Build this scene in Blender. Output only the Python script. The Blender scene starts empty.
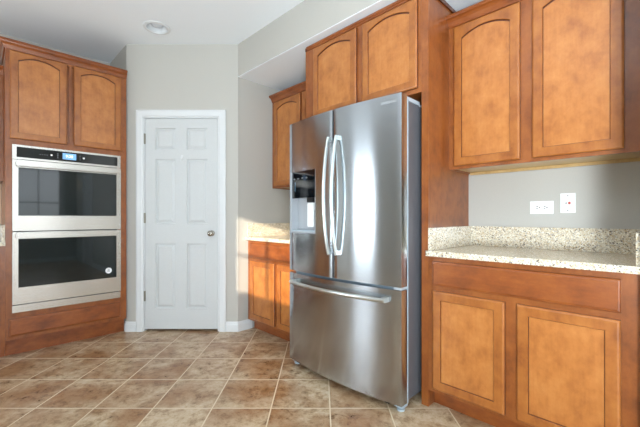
import bpy, bmesh, math, random
from mathutils import Vector, Matrix
random.seed(7)
S2 = math.sqrt(2.0)
scn = bpy.context.scene
C = scn.collection

# ------------------------------------------------------------------ camera
# world axes: +X runs into the fridge wall, +Y runs into the oven wall; the
# camera looks along the diagonal, square onto the pantry door.
H = 1.10
F = 344.0
cam = bpy.data.cameras.new('camera'); camo = bpy.data.objects.new('camera', cam); C.objects.link(camo)
cam.sensor_width = 36.0; cam.sensor_fit = 'HORIZONTAL'
cam.lens = F / 640.0 * 36.0
cam.shift_x = -1.0 / 640.0
cam.shift_y = 3.5 / 640.0
cam.clip_start = 0.02
camo.location = (0, 0, H)
camo.rotation_euler = (math.pi / 2, 0, -math.pi / 4)
scn.camera = camo

# ------------------------------------------------------------------ world, sun, exposure
w = bpy.data.worlds.new('world'); scn.world = w; w.use_nodes = True
nt = w.node_tree; nt.nodes.clear()
out = nt.nodes.new('ShaderNodeOutputWorld'); bg = nt.nodes.new('ShaderNodeBackground')
tc = nt.nodes.new('ShaderNodeTexCoord'); sx = nt.nodes.new('ShaderNodeSeparateXYZ'); rp = nt.nodes.new('ShaderNodeValToRGB')
nt.links.new(tc.outputs['Generated'], sx.inputs[0]); nt.links.new(sx.outputs['Z'], rp.inputs[0])
e = rp.color_ramp.elements
e[0].position = 0.0; e[0].color = (0.33, 0.36, 0.33, 1)
e[1].position = 0.06; e[1].color = (0.86, 0.93, 1.0, 1)
e2 = rp.color_ramp.elements.new(0.6); e2.color = (0.55, 0.74, 1.0, 1)
nt.links.new(rp.outputs[0], bg.inputs[0]); bg.inputs[1].default_value = 1.6
nt.links.new(bg.outputs[0], out.inputs[0])

sun = bpy.data.lights.new('sun', 'SUN'); suno = bpy.data.objects.new('sun', sun); C.objects.link(suno)
sun.energy = 7.5; sun.angle = math.radians(0.6); sun.color = (1.0, 0.86, 0.68)
suno.rotation_euler = Vector((1.0, 0.60, -0.27)).to_track_quat('-Z', 'Y').to_euler()

def daylight(name, loc, direction, sx_, sy_, energy, color=(0.86, 0.94, 1.0)):
    l = bpy.data.lights.new(name, 'AREA'); l.shape = 'RECTANGLE'; l.size = sx_; l.size_y = sy_
    l.energy = energy; l.color = color
    o = bpy.data.objects.new(name, l); C.objects.link(o)
    o.location = loc; o.rotation_euler = Vector(direction).to_track_quat('-Z', 'Z').to_euler()
    return o
# daylight coming in at the windows behind the viewer (each just outside its panes)
RX, RY, LY = -2.60, -3.50, 4.25          # rear wall x, right-hand wall y, oven wall y
daylight('daylight_rear_window', (RX - 0.28, -2.10, 1.45), (1, 0, -0.05), 1.8, 1.7, 130)
daylight('daylight_rear_window_far', (RX - 0.28, 3.54, 1.25), (1, 0, -0.05), 1.1, 2.2, 95)
daylight('daylight_side_window', (-0.85, RY - 0.28, 1.45), (0, 1, -0.05), 1.7, 1.7, 24)
daylight('daylight_side_window_near', (1.05, RY - 0.28, 1.45), (0, 1, -0.05), 0.9, 1.7, 14)

# added fill light behind the camera, aimed up to brighten the ceiling
daylight('ceiling_fill', (-0.45, -0.7, 0.80), (0.45, 0.34, 1), 0.5, 0.5, 122, (0.82, 0.92, 1.0))

scn.view_settings.view_transform = 'Standard'
scn.view_settings.look = 'None'
scn.view_settings.gamma = 1.0
scn.view_settings.use_curve_mapping = False
scn.view_settings.exposure = 0.21

# ------------------------------------------------------------------ materials
def s2l(c):
    return tuple((x / 12.92 if x <= 0.04045 else ((x + 0.055) / 1.055) ** 2.4) for x in [v / 255.0 for v in c])

def mat(name, rgb=(200, 200, 200), rough=0.5, metal=0.0, coat=0.0, coat_rough=0.1, spec=0.5, emis=None, estr=0.0, bump=None):
    m = bpy.data.materials.new(name); m.use_nodes = True
    b = m.node_tree.nodes['Principled BSDF']; L = m.node_tree.links
    col = s2l(rgb) + (1,)
    b.inputs['Base Color'].default_value = col
    b.inputs['Roughness'].default_value = rough; b.inputs['Metallic'].default_value = metal
    b.inputs['Coat Weight'].default_value = coat; b.inputs['Coat Roughness'].default_value = coat_rough
    b.inputs['Specular IOR Level'].default_value = spec
    N = m.node_tree.nodes
    # faint procedural variation
    tc = N.new('ShaderNodeTexCoord'); n = N.new('ShaderNodeTexNoise'); n.inputs['Scale'].default_value = bump[0] if bump else 6.0
    L.new(tc.outputs['Object'], n.inputs['Vector'])
    mx = N.new('ShaderNodeMix'); mx.data_type = 'RGBA'
    mx.inputs[6].default_value = tuple(c * 0.96 for c in col[:3]) + (1,); mx.inputs[7].default_value = tuple(min(1, c * 1.04) for c in col[:3]) + (1,)
    L.new(n.outputs['Fac'], mx.inputs[0]); L.new(mx.outputs[2], b.inputs['Base Color'])
    if bump:
        bp = N.new('ShaderNodeBump'); bp.inputs['Strength'].default_value = bump[1]; bp.inputs['Distance'].default_value = 0.002
        L.new(n.outputs['Fac'], bp.inputs['Height']); L.new(bp.outputs[0], b.inputs['Normal'])
    if emis:
        b.inputs['Emission Color'].default_value = s2l(emis) + (1,); b.inputs['Emission Strength'].default_value = estr
    return m

def wood(name, dark, mid, light, grain_axis='Z', rough=0.34, coat=0.35):
    m = bpy.data.materials.new(name); m.use_nodes = True
    N = m.node_tree.nodes; L = m.node_tree.links; b = N['Principled BSDF']
    tc = N.new('ShaderNodeTexCoord'); inf = N.new('ShaderNodeObjectInfo')
    ad = N.new('ShaderNodeVectorMath'); ad.operation = 'MULTIPLY_ADD'
    rv = N.new('ShaderNodeCombineXYZ')
    for i in range(3): L.new(inf.outputs['Random'], rv.inputs[i])
    L.new(rv.outputs[0], ad.inputs[0]); ad.inputs[1].default_value = (7, 5, 9); L.new(tc.outputs['Object'], ad.inputs[2])
    mp = N.new('ShaderNodeMapping'); L.new(ad.outputs[0], mp.inputs[0])
    mp.inputs['Scale'].default_value = (1, 1, 0.10) if grain_axis == 'Z' else (0.10, 1, 1)
    g = N.new('ShaderNodeTexNoise'); g.inputs['Scale'].default_value = 70; g.inputs['Detail'].default_value = 4; g.inputs['Distortion'].default_value = 0.4
    L.new(mp.outputs[0], g.inputs['Vector'])
    mp2 = N.new('ShaderNodeMapping'); L.new(ad.outputs[0], mp2.inputs[0])
    mp2.inputs['Scale'].default_value = (1, 1, 0.8) if grain_axis == 'Z' else (0.6, 1, 1)
    bl = N.new('ShaderNodeTexNoise'); bl.inputs['Scale'].default_value = 11; bl.inputs['Detail'].default_value = 7; bl.inputs['Roughness'].default_value = 0.66
    L.new(mp2.outputs[0], bl.inputs['Vector'])
    mm = N.new('ShaderNodeMath'); mm.operation = 'MULTIPLY_ADD'; L.new(g.outputs['Fac'], mm.inputs[0]); mm.inputs[1].default_value = 0.16
    m2 = N.new('ShaderNodeMath'); m2.operation = 'MULTIPLY'; L.new(bl.outputs['Fac'], m2.inputs[0]); m2.inputs[1].default_value = 0.84
    L.new(m2.outputs[0], mm.inputs[2])
    r = N.new('ShaderNodeValToRGB'); L.new(mm.outputs[0], r.inputs[0])
    r.color_ramp.elements[0].position = 0.30; r.color_ramp.elements[0].color = s2l(dark) + (1,)
    r.color_ramp.elements[1].position = 0.72; r.color_ramp.elements[1].color = s2l(light) + (1,)
    k = r.color_ramp.elements.new(0.5); k.color = s2l(mid) + (1,)
    L.new(r.outputs[0], b.inputs['Base Color'])
    b.inputs['Roughness'].default_value = rough
    b.inputs['Coat Weight'].default_value = coat; b.inputs['Coat Roughness'].default_value = 0.16
    return m

def steel(name, rgb, rough, tangent=None, aniso=0.0):
    m = bpy.data.materials.new(name); m.use_nodes = True
    N = m.node_tree.nodes; L = m.node_tree.links; b = N['Principled BSDF']
    b.inputs['Base Color'].default_value = s2l(rgb) + (1,); b.inputs['Metallic'].default_value = 1.0
    b.inputs['Anisotropic'].default_value = aniso; b.inputs['Anisotropic Rotation'].default_value = 0.25 if aniso else 0.0
    tc = N.new('ShaderNodeTexCoord'); mp = N.new('ShaderNodeMapping'); mp.inputs['Scale'].default_value = (1.5, 1.5, 400)
    n = N.new('ShaderNodeTexNoise'); n.inputs['Scale'].default_value = 3.0; L.new(tc.outputs['Object'], mp.inputs[0]); L.new(mp.outputs[0], n.inputs['Vector'])
    mr = N.new('ShaderNodeMapRange'); mr.inputs['To Min'].default_value = rough * 0.85; mr.inputs['To Max'].default_value = rough * 1.15
    L.new(n.outputs['Fac'], mr.inputs[0]); L.new(mr.outputs[0], b.inputs['Roughness'])
    if tangent:
        cx = N.new('ShaderNodeCombineXYZ')
        for i in range(3): cx.inputs[i].default_value = tangent[i]
        L.new(cx.outputs[0], b.inputs['Tangent'])
    return m

M = {}
M['wood'] = wood('stained_maple', (110, 57, 22), (140, 77, 31), (160, 94, 42))
M['wood_d'] = wood('stained_maple_door', (126, 68, 26), (158, 94, 40), (176, 112, 52))
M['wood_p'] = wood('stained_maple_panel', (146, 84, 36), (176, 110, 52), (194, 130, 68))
M['wood_h'] = wood('stained_maple_horizontal', (104, 51, 19), (134, 70, 27), (156, 89, 37), 'X')
M['glaze_shade'] = wood('stained_maple_glaze_and_shade', (70, 32, 14), (92, 44, 20), (112, 58, 28))  # dark brown: glaze plus shade painted into grooves and door edges
M['raw'] = wood('pale_maple_underside', (176, 144, 92), (192, 160, 106), (204, 174, 122))
M['wall'] = mat('greige_wall_paint', (184, 182, 175), 0.75, bump=(180, 0.12))
M['ceiling'] = mat('ceiling_paint', (234, 239, 242), 0.85, bump=(160, 0.15))
M['white'] = mat('white_trim_paint', (214, 217, 218), 0.38)
M['door'] = mat('white_door_paint', (198, 201, 201), 0.42, bump=(90, 0.05))
M['nickel'] = mat('brushed_nickel', (170, 165, 155), 0.25, 1.0)
M['hinge'] = mat('aged_nickel_hinge', (150, 146, 132), 0.35, 1.0)
M['plastic'] = mat('white_plastic', (240, 242, 240), 0.35)
M['black'] = mat('black_plastic', (16, 17, 19), 0.4)
M['slot'] = mat('dark_slot', (34, 36, 40), 0.5)
M['redbtn'] = mat('red_button', (190, 70, 60), 0.4)
M['steel_f'] = steel('brushed_steel_fridge', (184, 190, 196), 0.18, (0, 1, 0), 0.9)
M['steel_o'] = steel('brushed_steel_oven', (206, 202, 196), 0.26, (1, 0, 0), 0.65)
M['chrome'] = steel('satin_steel_handle', (212, 218, 216), 0.3)
M['side'] = mat('dark_grey_painted_steel', (100, 101, 106), 0.4, 0.2)
M['grey'] = mat('light_grey_plastic', (176, 184, 190), 0.35)
M['niche'] = mat('silver_grey_plastic', (168, 173, 178), 0.35)
M['foot'] = mat('pale_blue_grey_plastic', (170, 186, 196), 0.4)
M['glass_o'] = mat('dark_oven_glass', (10, 22, 24), 0.04, spec=0.5)
M['panel_b'] = mat('glossy_black_panel', (9, 12, 16), 0.06, spec=0.7)
M['lcd'] = mat('lit_display', (130, 180, 230), 0.2, emis=(110, 165, 225), estr=0.35)
M['lcdtext'] = mat('display_digits', (250, 252, 255), 0.3, emis=(255, 255, 255), estr=1.0)
M['sticker'] = mat('white_sticker', (238, 240, 242), 0.5)
M['gtext'] = mat('grey_print', (120, 124, 128), 0.5)
M['ltext'] = mat('silver_lettering', (196, 200, 202), 0.4, 0.5)
M['lamp'] = mat('lamp_reflector_white', (226, 230, 232), 0.3)
M['bulb'] = mat('unlit_bulb_glass', (214, 220, 226), 0.2)
M['tile_w'] = mat('tan_wall_tile', (196, 172, 140), 0.4, bump=(14, 0.3))
M['curtain'] = mat('white_curtain_cloth', (226, 230, 236), 0.9)
M['blocker'] = mat('pale_sun_blocker', (190, 196, 190), 0.9)
M['ground'] = mat('outdoor_ground', (120, 126, 104), 0.9)

# granite
def granite():
    m = bpy.data.materials.new('speckled_granite'); m.use_nodes = True
    N = m.node_tree.nodes; L = m.node_tree.links; b = N['Principled BSDF']
    tc = N.new('ShaderNodeTexCoord')
    def vor(scale, off):
        mp = N.new('ShaderNodeMapping'); mp.inputs['Location'].default_value = off
        nz = N.new('ShaderNodeTexNoise'); nz.inputs['Scale'].default_value = scale * 0.9; nz.inputs['Detail'].default_value = 2
        L.new(tc.outputs['Object'], mp.inputs[0]); L.new(mp.outputs[0], nz.inputs['Vector'])
        mxv = N.new('ShaderNodeVectorMath'); mxv.operation = 'MULTIPLY_ADD'
        L.new(nz.outputs['Color'], mxv.inputs[0]); mxv.inputs[1].default_value = (0.012,) * 3; L.new(mp.outputs[0], mxv.inputs[2])
        v = N.new('ShaderNodeTexVoronoi'); v.inputs['Scale'].default_value = scale; L.new(mxv.outputs[0], v.inputs['Vector'])
        return v
    v1 = vor(210, (0, 0, 0)); s1 = N.new('ShaderNodeSeparateColor'); L.new(v1.outputs['Color'], s1.inputs[0])
    r = N.new('ShaderNodeValToRGB'); r.color_ramp.interpolation = 'CONSTANT'; L.new(s1.outputs[0], r.inputs[0])
    els = [(0.0, (216, 207, 184)), (0.30, (198, 180, 150)), (0.48, (236, 231, 216)), (0.68, (198, 175, 140)), (0.78, (190, 184, 174)), (0.90, (128, 120, 112)), (0.955, (76, 70, 68))]
    r.color_ramp.elements[0].color = s2l(els[0][1]) + (1,); r.color_ramp.elements[1].position = els[1][0]; r.color_ramp.elements[1].color = s2l(els[1][1]) + (1,)
    for p, c in els[2:]:
        k = r.color_ramp.elements.new(p); k.color = s2l(c) + (1,)
    v2 = vor(95, (3, 1, 2)); s2 = N.new('ShaderNodeSeparateColor'); L.new(v2.outputs['Color'], s2.inputs[0])
    r2 = N.new('ShaderNodeValToRGB'); r2.color_ramp.interpolation = 'CONSTANT'; L.new(s2.outputs[1], r2.inputs[0])
    r2.color_ramp.elements[0].color = (0, 0, 0, 1); r2.color_ramp.elements[1].position = 0.80; r2.color_ramp.elements[1].color = (0.3, 0.3, 0.3, 1)
    mx = N.new('ShaderNodeMix'); mx.data_type = 'RGBA'; L.new(r2.outputs[0], mx.inputs[0]); L.new(r.outputs[0], mx.inputs[6]); mx.inputs[7].default_value = s2l((224, 216, 196)) + (1,)
    L.new(mx.outputs[2], b.inputs['Base Color'])
    b.inputs['Roughness'].default_value = 0.16
    return m
M['granite'] = granite()

# floor tile: object coordinates, grid square to the pantry door
TS = 0.3475; TC = 0.339
def floor_tile():
    m = bpy.data.materials.new('slate_look_floor_tile'); m.use_nodes = True
    N = m.node_tree.nodes; L = m.node_tree.links; b = N['Principled BSDF']
    tc = N.new('ShaderNodeTexCoord'); mp = N.new('ShaderNodeMapping')
    L.new(tc.outputs['Object'], mp.inputs[0])
    mp.inputs['Location'].default_value = (-0.0515 + 40 * TC, -2.674 + 40 * TS, 0)
    br = N.new('ShaderNodeTexBrick'); L.new(mp.outputs[0], br.inputs['Vector'])
    br.offset = 0.0; br.squash = 1.0; br.inputs['Scale'].default_value = 1.0
    br.inputs['Brick Width'].default_value = TC; br.inputs['Row Height'].default_value = TS
    br.inputs['Mortar Size'].default_value = 0.0042; br.inputs['Mortar Smooth'].default_value = 0.2; br.inputs['Bias'].default_value = 0.0
    br.inputs['Color1'].default_value = (0, 0, 0, 1); br.inputs['Color2'].default_value = (1, 1, 1, 1)
    # stone mottle: per tile offset so pattern breaks at joints
    ms = N.new('ShaderNodeVectorMath'); ms.operation = 'MULTIPLY_ADD'; L.new(br.outputs['Color'], ms.inputs[0]); ms.inputs[1].default_value = (9, 13, 4); L.new(mp.outputs[0], ms.inputs[2])
    n1 = N.new('ShaderNodeTexNoise'); n1.inputs['Scale'].default_value = 15; n1.inputs['Detail'].default_value = 12; n1.inputs['Roughness'].default_value = 0.78; n1.inputs['Distortion'].default_value = 0.25
    L.new(ms.outputs[0], n1.inputs['Vector'])
    r = N.new('ShaderNodeValToRGB'); L.new(n1.outputs['Fac'], r.inputs[0])
    r.color_ramp.elements[0].position = 0.30; r.color_ramp.elements[0].color = s2l((118, 98, 78)) + (1,)
    r.color_ramp.elements[1].position = 0.72; r.color_ramp.elements[1].color = s2l((222, 208, 186)) + (1,)
    for p, c in ((0.42, (160, 132, 100)), (0.5, (190, 166, 134)), (0.6, (202, 184, 158))):
        k = r.color_ramp.elements.new(p); k.color = s2l(c) + (1,)
    n2 = N.new('ShaderNodeTexNoise'); n2.inputs['Scale'].default_value = 3.2; n2.inputs['Detail'].default_value = 3; L.new(ms.outputs[0], n2.inputs['Vector'])
    r3 = N.new('ShaderNodeValToRGB'); L.new(n2.outputs['Fac'], r3.inputs[0])
    r3.color_ramp.elements[0].position = 0.38; r3.color_ramp.elements[0].color = s2l((206, 176, 150)) + (1,)
    r3.color_ramp.elements[1].position = 0.62; r3.color_ramp.elements[1].color = (1, 1, 1, 1)
    mu = N.new('ShaderNodeMix'); mu.data_type = 'RGBA'; mu.blend_type = 'MULTIPLY'; mu.inputs[0].default_value = 1.0
    L.new(r.outputs[0], mu.inputs[6]); L.new(r3.outputs[0], mu.inputs[7])
    mx = N.new('ShaderNodeMix'); mx.data_type = 'RGBA'; L.new(br.outputs['Fac'], mx.inputs[0]); L.new(mu.outputs[2], mx.inputs[6]); mx.inputs[7].default_value = s2l((216, 200, 172)) + (1,)
    L.new(mx.outputs[2], b.inputs['Base Color'])
    mr = N.new('ShaderNodeMapRange'); L.new(n1.outputs['Fac'], mr.inputs[0]); mr.inputs['To Min'].default_value = 0.2; mr.inputs['To Max'].default_value = 0.4
    L.new(mr.outputs[0], b.inputs['Roughness'])
    sb = N.new('ShaderNodeMath'); sb.operation = 'MULTIPLY_ADD'; L.new(br.outputs['Fac'], sb.inputs[0]); sb.inputs[1].default_value = -1.0; L.new(n1.outputs['Fac'], sb.inputs[2])
    bp = N.new('ShaderNodeBump'); bp.inputs['Strength'].default_value = 0.25; bp.inputs['Distance'].default_value = 0.003
    L.new(sb.outputs[0], bp.inputs['Height']); L.new(bp.outputs[0], b.inputs['Normal'])
    return m
M['floor'] = floor_tile()

def pane_glass():
    m = bpy.data.materials.new('window_glass'); m.use_nodes = True
    N = m.node_tree.nodes; L = m.node_tree.links; N.clear()
    o = N.new('ShaderNodeOutputMaterial'); t = N.new('ShaderNodeBsdfTransparent'); g = N.new('ShaderNodeBsdfGlossy'); g.inputs['Roughness'].default_value = 0.02
    mx = N.new('ShaderNodeMixShader'); mx.inputs[0].default_value = 0.07
    L.new(t.outputs[0], mx.inputs[1]); L.new(g.outputs[0], mx.inputs[2]); L.new(mx.outputs[0], o.inputs[0])
    return m
M['pane'] = pane_glass()

# ------------------------------------------------------------------ mesh helpers
def link(name, bm, m, parent=None, loc=None, rotz=None, smooth=None, bevel=0.0):
    if bevel:
        eds = [e_ for e_ in bm.edges if len(e_.link_faces) == 2 and e_.calc_face_angle(0) > 0.6]
        bmesh.ops.bevel(bm, geom=eds, offset=bevel, segments=2, profile=0.5, affect='EDGES', clamp_overlap=True)
    bmesh.ops.recalc_face_normals(bm, faces=bm.faces[:])
    me = bpy.data.meshes.new(name); bm.to_mesh(me); bm.free()
    for mm in (m if isinstance(m, (list, tuple)) else [m]): me.materials.append(mm)
    if smooth:
        me.shade_smooth(); me.set_sharp_from_angle(angle=math.radians(smooth))
    o = bpy.data.objects.new(name, me); C.objects.link(o)
    if parent: o.parent = parent
    if loc is not None: o.location = loc
    if rotz is not None: o.rotation_euler = (0, 0, rotz)
    return o

def box(bm, x0, x1, y0, y1, z0, z1, mi=0):
    vs = [bm.verts.new(p) for p in ((x0, y0, z0), (x1, y0, z0), (x1, y1, z0), (x0, y1, z0), (x0, y0, z1), (x1, y0, z1), (x1, y1, z1), (x0, y1, z1))]
    for f in ((0, 3, 2, 1), (4, 5, 6, 7), (0, 1, 5, 4), (1, 2, 6, 5), (2, 3, 7, 6), (3, 0, 4, 7)):
        bm.faces.new([vs[i] for i in f]).material_index = mi

def boxes(name, lst, m, parent=None, bevel=0.0, **k):
    bm = bmesh.new()
    for b in lst: box(bm, *b)
    return link(name, bm, m, parent, bevel=bevel, **k)

def thing(name, label, cat, loc=(0, 0, 0), rotz=0.0, group=None, kind=None):
    o = bpy.data.objects.new(name, None); C.objects.link(o)
    o.location = loc; o.rotation_euler = (0, 0, rotz); o.empty_display_size = 0.1
    if label: o['label'] = label; o['category'] = cat
    if group: o['group'] = group
    if kind: o['kind'] = kind
    return o

def tag(o, label, cat, group=None):
    o['label'] = label; o['category'] = cat
    if group: o['group'] = group
    return o

def struct(o, label=None, cat=None):
    o['kind'] = 'structure'
    if label: o['label'] = label; o['category'] = cat
    return o

def lathe(bm, prof, segs, center, axis='z'):
    """prof: (r, h); revolve about axis through center"""
    rings = []
    for r, h in prof:
        ring = []
        for i in range(segs):
            a = 2 * math.pi * i / segs; c, s = r * math.cos(a), r * math.sin(a)
            p = (c, s, h) if axis == 'z' else (c, h, s) if axis == 'y' else (h, c, s)
            ring.append(bm.verts.new((center[0] + p[0], center[1] + p[1], center[2] + p[2])))
        rings.append(ring)
    for a, b in zip(rings, rings[1:]):
        for i in range(segs): bm.faces.new((a[i], a[(i + 1) % segs], b[(i + 1) % segs], b[i]))
    bm.faces.new(rings[0]); bm.faces.new(rings[-1])

def tube(bm, pts, ra, rb, segs=10, up=(0, 0, 1)):
    """sweep an ellipse (ra sideways, rb along the other normal) along pts"""
    rings = []
    n = len(pts); pts = [Vector(p) for p in pts]
    for i, p in enumerate(pts):
        t = (pts[min(i + 1, n - 1)] - pts[max(i - 1, 0)]).normalized()
        a = t.cross(Vector(up)).normalized(); b = a.cross(t).normalized()
        rings.append([bm.verts.new(p + a * ra * math.cos(2 * math.pi * j / segs) + b * rb * math.sin(2 * math.pi * j / segs)) for j in range(segs)])
    for a, b in zip(rings, rings[1:]):
        for i in range(segs): bm.faces.new((a[i], a[(i + 1) % segs], b[(i + 1) % segs], b[i]))
    bm.faces.new(rings[0]); bm.faces.new(rings[-1])

def sweep(bm, path, prof, z0=0.0):
    """extrude closed profile (out, z) along a 2D path; 'out' is to the right of travel"""
    n = len(path); P = [Vector(p) for p in path]; rings = []
    for i in range(n):
        dirs = []
        if i > 0: dirs.append((P[i] - P[i - 1]).normalized())
        if i < n - 1: dirs.append((P[i + 1] - P[i]).normalized())
        ns = [Vector((d.y, -d.x)) for d in dirs]
        if len(ns) == 2:
            nn = (ns[0] + ns[1]).normalized(); nn = nn / max(0.2, nn.dot(ns[0]))
        else: nn = ns[0]
        rings.append([bm.verts.new((P[i].x + nn.x * o, P[i].y + nn.y * o, z0 + z)) for o, z in prof])
    k = len(prof)
    for a, b in zip(rings, rings[1:]):
        for i in range(k): bm.faces.new((a[i], a[(i + 1) % k], b[(i + 1) % k], b[i]))
    bm.faces.new(rings[0]); bm.faces.new(rings[-1])

def text_obj(name, body, size, m, parent, loc, rot, extrude=0.0004, align='CENTER', bold=0.0):
    cu = bpy.data.curves.new(name, 'FONT'); cu.body = body; cu.size = size; cu.extrude = extrude; cu.align_x = align; cu.align_y = 'CENTER'; cu.offset = bold
    t = bpy.data.objects.new(name + '_tmp', cu); C.objects.link(t)
    bpy.context.view_layer.update()
    me = bpy.data.meshes.new_from_object(t.evaluated_get(bpy.context.evaluated_depsgraph_get()))
    bpy.data.objects.remove(t); me.name = name
    me.materials.clear(); me.materials.append(m)
    o = bpy.data.objects.new(name, me); C.objects.link(o); o.parent = parent; o.location = loc; o.rotation_euler = rot
    return o

# ------------------------------------------------------------------ room geometry
# sample positions in camera-aligned floor coords
def cw(X, Y): return ((X + Y) / S2, (Y - X) / S2)
ZC = 2.762; ZS = 2.453                      # ceiling, soffit underside
AW = 2.43                                   # cabinet wall (x)
YP = 3.31                                   # pantry wall distance
LX = YP / F * (126.5 - 321); RXX = YP / F * (238 - 321)
PL = cw(LX, YP); PR = cw(RXX, YP)           # pantry wall ends
SB = PR[1]                                  # nook side wall y
ENDB = 0.06                                 # right end of the counter run
XE = 1.80                                   # wall plane right of the run

# floor (object frame square to the pantry door)
bm = bmesh.new(); box(bm, -6.5, 6.5, -6.5, 6.5, -0.12, 0.0)
fl = link('floor', bm, M['floor'], rotz=-math.pi / 4); struct(fl)

bm = bmesh.new(); box(bm, RX - 0.12, AW + 0.14, RY - 0.12, LY + 0.14, ZC, ZC + 0.12)
struct(link('ceiling', bm, M['ceiling']))

def wall_x(name, x0, x1, ya, yb, za, zb, holes, m=None):
    """slab between x0..x1, spanning y; holes = (ya,yb,za,zb)"""
    bm = bmesh.new(); hs = sorted(holes); y = ya
    for h in hs:
        box(bm, x0, x1, y, h[0], za, zb); box(bm, x0, x1, h[0], h[1], h[3], zb)
        if h[2] > za: box(bm, x0, x1, h[0], h[1], za, h[2])
        y = h[1]
    box(bm, x0, x1, y, yb, za, zb)
    return struct(link(name, bm, m or M['wall']))
def wall_y(name, y0, y1, xa, xb, za, zb, holes, m=None):
    bm = bmesh.new(); hs = sorted(holes); x = xa
    for h in hs:
        box(bm, x, h[0], y0, y1, za, zb); box(bm, h[0], h[1], y0, y1, h[3], zb)
        if h[2] > za: box(bm, h[0], h[1], y0, y1, za, h[2])
        x = h[1]
    box(bm, x, xb, y0, y1, za, zb)
    return struct(link(name, bm, m or M['wall']))

W_REAR = [(-3.0, -1.2, 0.60, 2.30), (-0.62, 0.315, 1.52, 2.35), (3.02, 4.06, 0.12, 2.36)]
W_SIDE = [(-1.70, 0.0, 0.60, 2.30), (0.60, 1.50, 0.60, 2.30)]
wall_x('wall_rear', RX - 0.12, RX, RY - 0.12, LY + 0.12, 0, ZC, W_REAR)
wall_y('wall_front', RY - 0.12, RY, RX, XE + 0.02, 0, ZC, W_SIDE)
wall_y('wall_left', LY, LY + 0.12, RX, AW + 0.12, 0, ZC, [])
wall_x('wall_right', AW, AW + 0.12, ENDB - 0.12, LY, 0, ZC, [])
wall_x('wall_side', XE, XE + 0.12, RY - 0.12, -0.061, 0, ZC, [(-2.6, -1.8, 0.0, 2.05)])
wall_y('wall_end', -0.06, ENDB, XE, AW, 0, ZC, [])
wall_y('wall_nook', SB, SB + 0.12, PR[0] + 0.002, AW, 0, ZC, [])
wall_x('wall_return', PL[0], PL[0] + 0.12, PL[1] + 0.002, LY, 0, ZC, [])

# soffit over the fridge run, flush with the pantry corner
bm = bmesh.new(); box(bm, PR[0], AW - 0.001, ENDB + 0.001, SB + 0.0, ZS + 0.001, ZC - 0.001)
struct(link('wall_soffit', bm, M['wall']))
bm = bmesh.new(); box(bm, PR[0] + 0.002, AW, ENDB + 0.001, SB - 0.0, ZS - 0.006, ZS)
struct(link('ceiling_soffit', bm, M['ceiling']))

# pantry wall with its door opening, built square to the camera-aligned frame
DX0 = YP / F * (143.3 - 321); DX1 = YP / F * (219.0 - 321); DZ1 = 2.062
bm = bmesh.new()
def prism(bm, pts, z0, z1):
    a = [bm.verts.new((p[0], p[1], z0)) for p in pts]; b = [bm.verts.new((p[0], p[1], z1)) for p in pts]
    n = len(pts)
    for i in range(n): bm.faces.new((a[i], a[(i + 1) % n], b[(i + 1) % n], b[i]))
    bm.faces.new(a[::-1]); bm.faces.new(b)
prism(bm, [(LX, 0), (DX0, 0), (DX0, 0.12), (LX + 0.12, 0.12)], 0, ZC)
prism(bm, [(DX1, 0), (RXX, 0), (RXX - 0.12, 0.12), (DX1, 0.12)], 0, ZC)
prism(bm, [(DX0, 0), (DX1, 0), (DX1, 0.12), (DX0, 0.12)], DZ1, ZC)
P0 = cw(0, YP)
struct(link('wall_pantry', bm, M['wall'], loc=(P0[0], P0[1], 0), rotz=-math.pi / 4))

# ------------------------------------------------------------------ baseboards, casings
BP = [(0, 0), (0.014, 0), (0.014, 0.066), (0.010, 0.076), (0.007, 0.090), (0, 0.094)]
def baseboard(name, path):
    bm = bmesh.new(); sweep(bm, path, BP); return struct(link(name, bm, M['white']))
cas = 0.0675
c1 = cw(DX1 + cas + 0.001, YP - 0.0005); c0 = cw(DX0 - cas - 0.001, YP - 0.0005)
baseboard('baseboard_pantry_right', [c1, (PR[0] - 0.0003, PR[1] - 0.0005), (1.93, SB - 0.0005)])
baseboard('baseboard_pantry_left', [(PL[0] - 0.0005, PL[1] + 0.025), (PL[0] - 0.0005, PL[1]), c0])
baseboard('baseboard_rear', [(RX + 0.0005, RY + 0.02), (RX + 0.0005, LY - 0.02)])
baseboard('baseboard_front', [(XE - 0.02, RY + 0.0005), (RX + 0.02, RY + 0.0005)])
baseboard('baseboard_side', [(XE - 0.0005, -0.08), (XE - 0.0005, -1.72)])

# pantry door casing (two legs and a head, mitred), profile stepped
def casing(name, x0, x1, z1, width, loc, rotz):
    bm = bmesh.new()
    prof = [(0, 0), (0, -0.010), (0.010, -0.016), (width - 0.016, -0.018), (width - 0.004, -0.014), (width, -0.010), (width, 0)]
    rings = []
    for (px, pz, dx, dz) in ((x0, 0.0, -1, 0), (x0, z1, -1, 1), (x1, z1, 1, 1), (x1, 0.0, 1, 0)):
        rings.append([bm.verts.new((px + dx * o, d, pz + dz * o)) for o, d in prof])
    k = len(prof)
    for a, b in zip(rings, rings[1:]):
        for i in range(k): bm.faces.new((a[i], a[(i + 1) % k], b[(i + 1) % k], b[i]))
    bm.faces.new(rings[0]); bm.faces.new(rings[-1])
    # jamb lining
    box(bm, x0 - 0.001, x0 + 0.012, -0.001, 0.118, 0.0, z1); box(bm, x1 - 0.012, x1 + 0.001, -0.001, 0.118, 0.0, z1)
    box(bm, x0 + 0.012, x1 - 0.012, -0.001, 0.118, z1 - 0.012, z1)
    return struct(link(name, bm, M['white'], loc=loc, rotz=rotz))
casing('trim_1', DX0, DX1, DZ1 - 0.0, cas, (P0[0], P0[1], 0), -math.pi / 4)

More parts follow.
